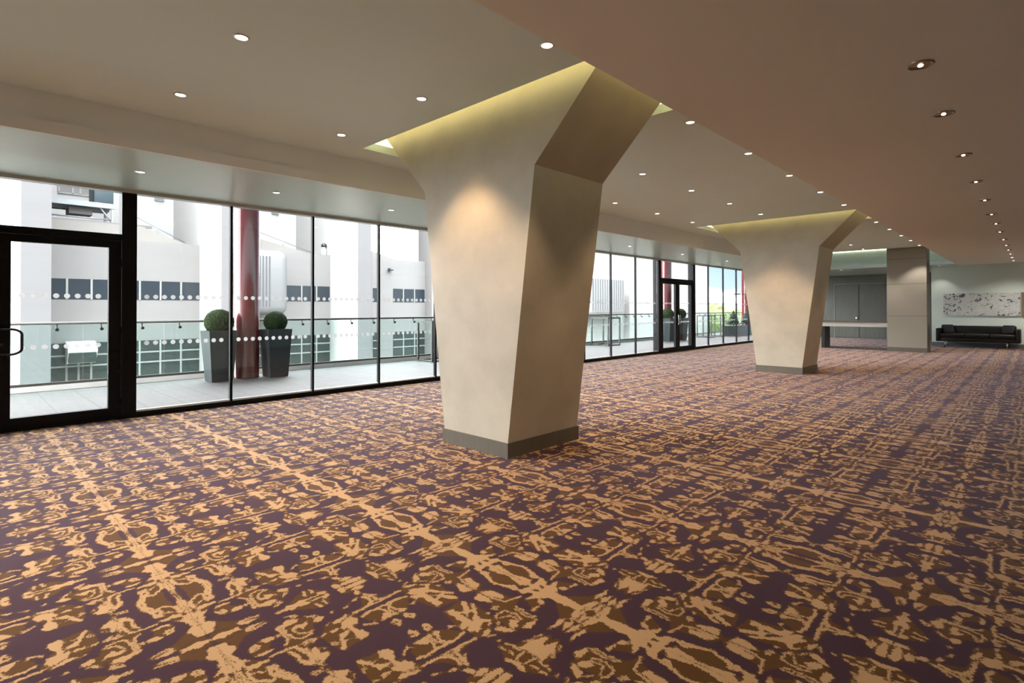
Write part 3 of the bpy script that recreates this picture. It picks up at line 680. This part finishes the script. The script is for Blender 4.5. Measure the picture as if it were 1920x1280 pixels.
def bar_table(x, y, lx, ly, label, rz=0.0, zt=1.0):
    root = empty('bar_table', (x, y, 0), rz); tag(root, label, 'table', 'steel framed bar tables')
    hx, hy = lx/2, ly/2; t = .022
    for sx in (-1, 1):
        for sy in (-1, 1): MB().box(sx*hx-t, sx*hx+t, sy*hy-t, sy*hy+t, 0, zt-.045).build('leg', MT['steel'], root)
    b = MB()
    for sy in (-1, 1): b.box(-hx+t, hx-t, sy*hy-t, sy*hy+t, 0, .035)
    for sx in (-1, 1): b.box(sx*hx-t, sx*hx+t, -hy+t, hy-t, 0, .035)
    b.build('floor_rail', MT['steel'], root)
    b = MB()
    for sy in (-1, 1): b.box(-hx-t, hx+t, sy*hy-t, sy*hy+t, zt-.045, zt)
    for sx in (-1, 1): b.box(sx*hx-t, sx*hx+t, -hy+t, hy-t, zt-.045, zt)
    b.build('top_rail', MT['steel'], root)
    MB().box(-hx+t, hx-t, -hy+t, hy-t, zt-.02, zt-.008).build('glass_top', MT['railglass'], root)
bar_table(-11.0, 8.55, .58, .62, 'steel framed bar table outside, left of the near plaster column')
bar_table(-11.1, 16.3, .70, .72, 'steel framed bar table outside, right of the near plaster column')
bar_table(-10.75, 23.75, .55, .60, 'nearer steel bar table outside, right of the far glazed door')
bar_table(-10.75, 25.0, .45, .40, 'farther steel bar table outside, beside the trough planters')

root = empty('floodlight', (-11.05, 29.08, 2.06)); tag(root, 'small black floodlight on an arm on the farthest red column', 'floodlight')
MB().tube([(0, 0.0, 0), (-.05, -.35, .0), (-.08, -.62, -.01)], .018, 8).build('arm', MT['lampblack'], root)
MB().box(-.2, .05, -.92, -.60, -.045, .03, bev=.012).build('lamp_head', MT['lampblack'], root)

# ------------------------------------------------------------------ the white office building across
root = empty('office_building', (-39, 40, -9)); tag(root, 'white rendered office building with blue window strips across the gap', 'building')
def bb(): return MB()
def put(b, name, m, parent=root):
    for v in b.bm.verts: v.co -= Vector((-39, 40, -9))
    return b.build(name, m, parent)
XT = -35.0; GZ = -9.0
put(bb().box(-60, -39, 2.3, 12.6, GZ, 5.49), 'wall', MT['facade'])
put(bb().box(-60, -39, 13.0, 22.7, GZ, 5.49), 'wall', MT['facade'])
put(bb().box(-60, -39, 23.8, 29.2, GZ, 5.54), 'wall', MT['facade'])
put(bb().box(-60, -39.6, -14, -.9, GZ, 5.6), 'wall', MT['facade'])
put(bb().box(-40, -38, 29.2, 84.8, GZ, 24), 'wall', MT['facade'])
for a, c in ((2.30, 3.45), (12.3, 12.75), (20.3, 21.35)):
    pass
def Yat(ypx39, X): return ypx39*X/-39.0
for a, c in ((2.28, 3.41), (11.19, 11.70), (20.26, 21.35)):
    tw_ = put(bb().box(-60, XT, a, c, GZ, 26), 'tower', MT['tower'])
    put(bb().box(-45, XT-.002, a-.03, a, GZ, 26), 'sunlit_side_slab', MT['facadelit'])  # thin pale slabs: sun on the tower sides put into the colour
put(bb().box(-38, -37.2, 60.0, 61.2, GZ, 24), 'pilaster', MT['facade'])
put(bb().box(-60, -45, -14, 27.4, 5.4, 24), 'upper_wall', MT['facadelit'])  # overexposed white of the set-back wall put into its colour
def win_strip(y0, y1, z0, z1, mulls, bars, mat, frame=.05):
    w = put(bb().box(-39.2, -38.985, y0, y1, z0, z1), 'window', mat)
    f = bb()
    for y in mulls: f.box(-38.99, -38.95, y-frame, y+frame, z0, z1)
    for z in bars: f.box(-38.99, -38.955, y0, y1, z-.045, z+.045)
    for v in f.bm.verts: v.co -= Vector((-39, 40, -9))
    if mulls or bars: f.build('mullions', MT['winframe'], w)
m1 = [4.47, 5.57, 6.75, 7.9, 8.98, 10.1]
win_strip(3.78, 11.17, 1.91, 3.07, m1, [], MT['facadewin'])
win_strip(3.78, 11.17, -3.8, -.55, m1+[5.0], [-1.25, -1.86], MT['facadewinlow'])
win_strip(14.6, 20.17, 1.91, 3.06, [17.95, 19.1], [], MT['facadewin'])
win_strip(14.6, 20.17, -3.8, -.6, [16.8, 17.95, 19.1], [-1.25, -1.9], MT['facadewinlow'])
win_strip(23.94, 24.6, 1.91, 3.05, [], [], MT['facadewin'])
win_strip(23.94, 24.6, -3.8, -.6, [], [-1.25, -1.9], MT['facadewinlow'])
win_strip(25.88, 29.15, 1.91, 3.05, [26.9, 28.05], [], MT['facadewin'])
win_strip(25.88, 29.15, -3.8, -.6, [26.9, 28.05], [-1.25, -1.9], MT['facadewinlow'])
# sloping roofs of the bays
put(bb().prism([(2.4, 5.45), (10.6, 5.45), (8.0, 6.4), (2.4, 6.4)], 'x', -45, -39.15), 'roof_slope', MT['roof'])
put(bb().prism([(13.2, 5.45), (18.9, 5.45), (14.4, 6.4), (13.2, 6.4)], 'x', -45, -39.15), 'roof_slope', MT['roof'])
put(bb().prism([(23.9, 5.5), (26.6, 5.5), (23.9, 6.1)], 'x', -45, -39.15), 'roof_slope', MT['roof'])
# louvre window high on the set-back wall
w = put(bb().box(-45.1, -44.96, 4.72, 6.5, 8.9, 9.5), 'window', MT['louvre'])
f = bb()
for y in (4.72, 5.42, 5.8, 6.5): f.box(-44.97, -44.92, y-.05, y+.05, 8.85, 9.55)
for z in (8.85, 9.55): f.box(-44.97, -44.92, 4.67, 6.55, z-.05, z+.05)
for v in f.bm.verts: v.co -= Vector((-39, 40, -9))
f.build('mullions', MT['winframe'], w)

root2 = empty('service_platform', (-41, 5.3, 6.41)); tag(root2, 'galvanised steel service platform on the roof opposite, above the nearest door', 'platform')
MB().box(-1.2, 1.2, -1.6, 1.5, 1.10, 1.25).box(-1.2, -1.08, -1.6, 1.5, .96, 1.10).box(1.08, 1.2, -1.6, 1.5, .96, 1.10).box(-.1, .1, -1.5, 1.4, .9, 1.10).build('deck', MT['galv'], root2)
MB().box(-.7, .6, -.6, .5, .55, .96).build('duct_box', MT['louvre'], root2)
for x in (-1.1, 1.1):
    for y in (-1.5, 1.38): MB().box(x-.06, x+.06, y-.06, y+.06, 0, .97).build('leg', MT['galv'], root2)
MB().tube([(1.1, 1.38, .12), (1.1, .8, .95)], .045, 6).build('brace', MT['galv'], root2)
MB().tube([(1.1, -1.5, .3), (1.1, 1.38, .3)], .045, 6).build('brace', MT['galv'], root2)
MB().box(1.0, 1.2, -1.7, 3.4, 0, .14).box(-1.2, -1.0, -1.7, 3.4, 0, .14).build('base_beam', MT['louvre'], root2)
tag(MB().box(-.9, .9, -.47, .47, 0, 1.35, bev=.02).build('plant_cabinet', MT['plant'], loc=(-41, 6.3, 7.67)), 'dark blue plant cabinet on the roof platform opposite', 'cabinet')

def ribbed_duct(y0, y1, z0, z1, x0, x1, n, label, gx):
    rt = empty('ribbed_duct', ((x0+x1)/2, (y0+y1)/2, z0)); tag(rt, label, 'duct', 'ribbed metal ducts on the building opposite')
    hy = (y1-y0)/2; hx = (x1-x0)/2; H = z1-z0; R_ = .55
    b = MB().box(-hx, hx, -hy, hy, 0, H, bev=R_)
    b.build('casing', MT['duct'], rt)
    g = MB(); st = (2*hy-gx-.5)/n
    for k in range(n):
        yy = -hy+.35+k*st
        g.box(hx-.02, hx+.012, yy, yy+st*.42, .55, H-.45)
    g.build('grooves', MT['ductgroove'], rt)
    return rt
ribbed_duct(12.6, 15.75, .95, 5.25, -38.6, -36, 8, 'rounded ribbed metal duct beside the nearest red column', 1.0)
ribbed_duct(50.0, 57.3, .55, 5.2, -38.0, -36, 14, 'rounded ribbed metal duct seen right of the near plaster column', .2)

def roof_rail(p0, p1, label):
    rt = empty('roof_rail', p0); tag(rt, label, 'rail', 'sloping roof rails')
    d = Vector(p1)-Vector(p0)
    MB().tube([(0, 0, 0), tuple(d)], .035, 6).build('rail', MT['galv'], rt)
    for t in (.02, .5): MB().tube([tuple(d*t), tuple(d*t-Vector((0, 0, .42)))], .03, 6).build('post', MT['galv'], rt)
roof_rail((-39.2, 7.4, 7.15), (-39.2, 10.35, 5.62), 'sloping roof rail opposite, above the window right of the nearest door')
roof_rail((-39.2, 14.6, 6.9), (-39.2, 18.75, 5.62), 'sloping roof rail opposite, above the duct by the red column')
for y, z, lb in ((10.25, 9.3, 'small grey wall vent high on the building left of the nearest red column'), (18.45, 9.35, 'small grey wall vent high on the building right of the nearest red column')):
    rt = empty('wall_vent', (-44.9, y, z)); tag(rt, lb, 'vent', 'small wall vents')
    MB().box(-.2, .05, -.28, .28, -.22, .22).build('housing', MT['galv'], rt)
    MB().box(.05, .1, -.24, .24, -.02, .02).box(.05, .1, -.24, .24, -.14, -.1).box(.05, .1, -.24, .24, .1, .14).build('slats', MT['louvre'], rt)
rt = empty('wall_lamp', (-38.98, 25.5, 4.65)); tag(rt, 'small dark wall lamp above the rightmost office windows', 'lamp')
MB().box(-.02, .1, -.1, .1, -.05, .1).build('bracket', MT['lampblack'], rt); MB().box(.05, .35, -.2, .2, -.1, 0, bev=.03).build('head', MT['lampblack'], rt)
rt = empty('flue_cowl', (-39.6, 20.0, 5.49)); tag(rt, 'small roof flue with a dark cowl on the office roof edge', 'flue')
MB().lathe([(.18, 0), (.18, .45), (.12, .5), (.12, .62)], seg=14, close=True).build('pipe', MT['white'], rt); MB().lathe([(.05, .6), (.2, .66), (.2, .84), (.03, .95)], seg=14, close=True).build('cowl', MT['lampblack'], rt)
rt = empty('vent_hood', (-38.95, 4.95, -1.1)); tag(rt, 'white curved vent hood before the lower office window behind the nearest door', 'hood')
b = MB(); pts = [(0, .65)]+[(1.1*math.sin(t*math.pi/16), .65-.55*(1-math.cos(t*math.pi/16))) for t in range(1, 9)]+[(.6, -.55), (0, -.6)]
b.prism(pts, 'y', -.55, .75); b.build('shell', MT['white'], rt)
MB().box(.5, 1.12, -.5, .7, -.5, .05).build('grille', MT['facadewinlow'], rt)

# ------------------------------------------------------------------ landscape beyond
b = MB(); b.box(-900, 600, -300, 1500, -10, -9); tag(b.build('ground', MT['ground']), kind='structure')
def hill(name, x0, x1, y, h, seed):
    rnd = random.Random(seed); b = MB(); n = 60; ph = [rnd.uniform(0, 6) for _ in range(4)]
    top = []
    for i in range(n+1):
        t = i/n; z = h*(.55+.22*math.sin(t*5+ph[0])+.12*math.sin(t*13+ph[1])+.06*math.sin(t*31+ph[2]))
        top.append((x0+(x1-x0)*t, z))
    rows = []
    for d, s in ((-160, 0.0), (-80, .55), (0, 1.0), (120, .8), (240, 0)):
        rows.append([b.bm.verts.new((x, y+d, -9.5+(z+9.5)*s+rnd.uniform(-.3, .3)*s)) for x, z in top])
    for a, c in zip(rows[:-1], rows[1:]):
        for k in range(n): b.bm.faces.new((a[k], a[k+1], c[k+1], c[k]))
    for f in b.bm.faces: f.smooth = True
    return b.build(name, MT['hill'])
tag(hill('hills', -1000, 500, 900, 19, 3), kind='structure')
def tree(x, y, zb, h, rad, m, label, seed):
    rnd = random.Random(seed); rt = empty('tree', (x, y, zb)); tag(rt, label, 'tree', 'trees beyond the terrace')
    b = MB()
    for k in range(9):
        a = rnd.uniform(0, 6.28); q = rnd.uniform(0, .55)*rad
        c = Vector((q*math.cos(a), q*math.sin(a), h-rad*.9+rnd.uniform(-.5, .45)*rad)); rr = rad*rnd.uniform(.42, .62)
        r_ = bmesh.ops.create_icosphere(b.bm, subdivisions=3, radius=rr)
        for v in r_['verts']: v.co = c+v.co*(1+rnd.uniform(-.14, .14))
    b.build('crown', MT[m], rt)
    MB().tube([(0, 0, 0), (.1, 0, h*.5), (0, .1, h-rad)], .25, 8).build('trunk', MT['bark'], rt)
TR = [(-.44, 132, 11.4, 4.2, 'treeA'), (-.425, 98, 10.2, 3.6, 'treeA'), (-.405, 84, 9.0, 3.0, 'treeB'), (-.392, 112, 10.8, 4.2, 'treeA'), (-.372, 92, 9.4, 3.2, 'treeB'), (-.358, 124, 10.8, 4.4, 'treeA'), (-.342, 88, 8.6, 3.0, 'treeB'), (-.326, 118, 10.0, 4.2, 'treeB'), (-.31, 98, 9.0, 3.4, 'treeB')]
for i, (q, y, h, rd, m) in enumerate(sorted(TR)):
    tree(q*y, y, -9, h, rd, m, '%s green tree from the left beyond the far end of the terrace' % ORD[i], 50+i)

# ------------------------------------------------------------------ sky, sun, camera
w = bpy.data.worlds.new('overcast_sky'); SC.world = w; w.use_nodes = True
nt = w.node_tree; nt.nodes.clear(); L = nt.links
out = N(nt, 'ShaderNodeOutputWorld'); bg = N(nt, 'ShaderNodeBackground'); L.new(bg.outputs[0], out.inputs[0])
tc = N(nt, 'ShaderNodeTexCoord'); sp = N(nt, 'ShaderNodeSeparateXYZ'); L.new(tc.outputs['Generated'], sp.inputs[0])
def wm(op, a, b=None):
    n = N(nt, 'ShaderNodeMath', operation=op)
    for i, v in ((0, a), (1, b)):
        if v is None: continue
        if isinstance(v, (int, float)): n.inputs[i].default_value = v
        else: L.new(v, n.inputs[i])
    return n.outputs[0]
def wr(v, a, b, c=0.0, d=1.0):
    n = N(nt, 'ShaderNodeMapRange'); n.interpolation_type = 'SMOOTHSTEP'
    n.inputs['From Min'].default_value = a; n.inputs['From Max'].default_value = b; n.inputs['To Min'].default_value = c; n.inputs['To Max'].default_value = d
    L.new(v, n.inputs['Value']); return n.outputs[0]
def wmix(f, c1, c2):
    n = N(nt, 'ShaderNodeMix', data_type='RGBA'); L.new(f, n.inputs[0])
    for i, c in ((6, c1), (7, c2)):
        if isinstance(c, tuple): n.inputs[i].default_value = rgba(c)
        else: L.new(c, n.inputs[i])
    return n.outputs[2]
blue = wmix(wr(sp.outputs[2], 0.0, .14), tuple(c/SKY for c in (.72, .90, 1.0)), tuple(c/SKY for c in (.36, .62, .98)))
mp = N(nt, 'ShaderNodeMapping'); mp.inputs['Scale'].default_value = (9, 9, 16); mp.inputs['Location'].default_value = CLOUD_LOC; L.new(tc.outputs['Generated'], mp.inputs[0])
nz = N(nt, 'ShaderNodeTexNoise'); nz.inputs['Scale'].default_value = 1.0; nz.inputs['Detail'].default_value = 7; nz.inputs['Roughness'].default_value = .55
L.new(mp.outputs[0], nz.inputs['Vector'])
cum = wm('MULTIPLY', wr(nz.outputs['Fac'], .50, .62), wr(sp.outputs[2], .10, .02))
# overcast everywhere but towards the far end of the room
side = wm('DIVIDE', sp.outputs[0], wm('MAXIMUM', wm('ABSOLUTE', sp.outputs[1]), .05))
ov = wr(side, -.60, -1.1); ov2 = wr(sp.outputs[1], .2, -.1)
cover = wm('MAXIMUM', wm('MAXIMUM', cum, wr(sp.outputs[2], .25, .6)), wm('MAXIMUM', ov, ov2))
L.new(wmix(cover, blue, (1.02, 1.04, 1.06)), bg.inputs[0]); bg.inputs[1].default_value = SKY
sun = bpy.data.lights.new('sun', 'SUN'); sun.energy = SUN; sun.angle = math.radians(28); sun.color = (1, .95, .88)
so = bpy.data.objects.new('sun', sun); link(so); so.location = (0, -20, 30)
so.rotation_euler = Vector((-.20, .78, -.57)).to_track_quat('-Z', 'Y').to_euler()

cam = bpy.data.cameras.new('camera'); co = bpy.data.objects.new('camera', cam); link(co); SC.camera = co
cam.sensor_width = 36; cam.lens = 36*1015.758/1920; cam.shift_y = -(640-569.2734)/1920; cam.clip_end = 3000; cam.clip_start = .05
yaw, pitch, roll = 0.768750316, 0.00987913845, -0.00245672398
F = Vector((-math.sin(yaw)*math.cos(pitch), math.cos(yaw)*math.cos(pitch), math.sin(pitch)))
R0 = Vector((math.cos(yaw), math.sin(yaw), 0)); U0 = R0.cross(F)
Rv = math.cos(roll)*R0+math.sin(roll)*U0; Uv = -math.sin(roll)*R0+math.cos(roll)*U0
Mx = Matrix((Rv, Uv, -F)).transposed().to_4x4(); Mx.translation = (0, 0, 1.3)
co.matrix_world = Mx

vs = SC.view_settings
vs.view_transform = 'Standard'; vs.look = 'None'; vs.exposure = EXPO; vs.gamma = 1.0; vs.use_curve_mapping = False
SC.display_settings.display_device = 'sRGB'
cy = SC.cycles
cy.use_denoising = True; cy.max_bounces = 8; cy.diffuse_bounces = 4; cy.use_adaptive_sampling = True; cy.adaptive_threshold = .025; cy.adaptive_min_samples = 24; cy.glossy_bounces = 4; cy.transmission_bounces = 4; cy.transparent_max_bounces = 24
cy.caustics_reflective = False; cy.caustics_refractive = False; cy.sample_clamp_indirect = 6.0
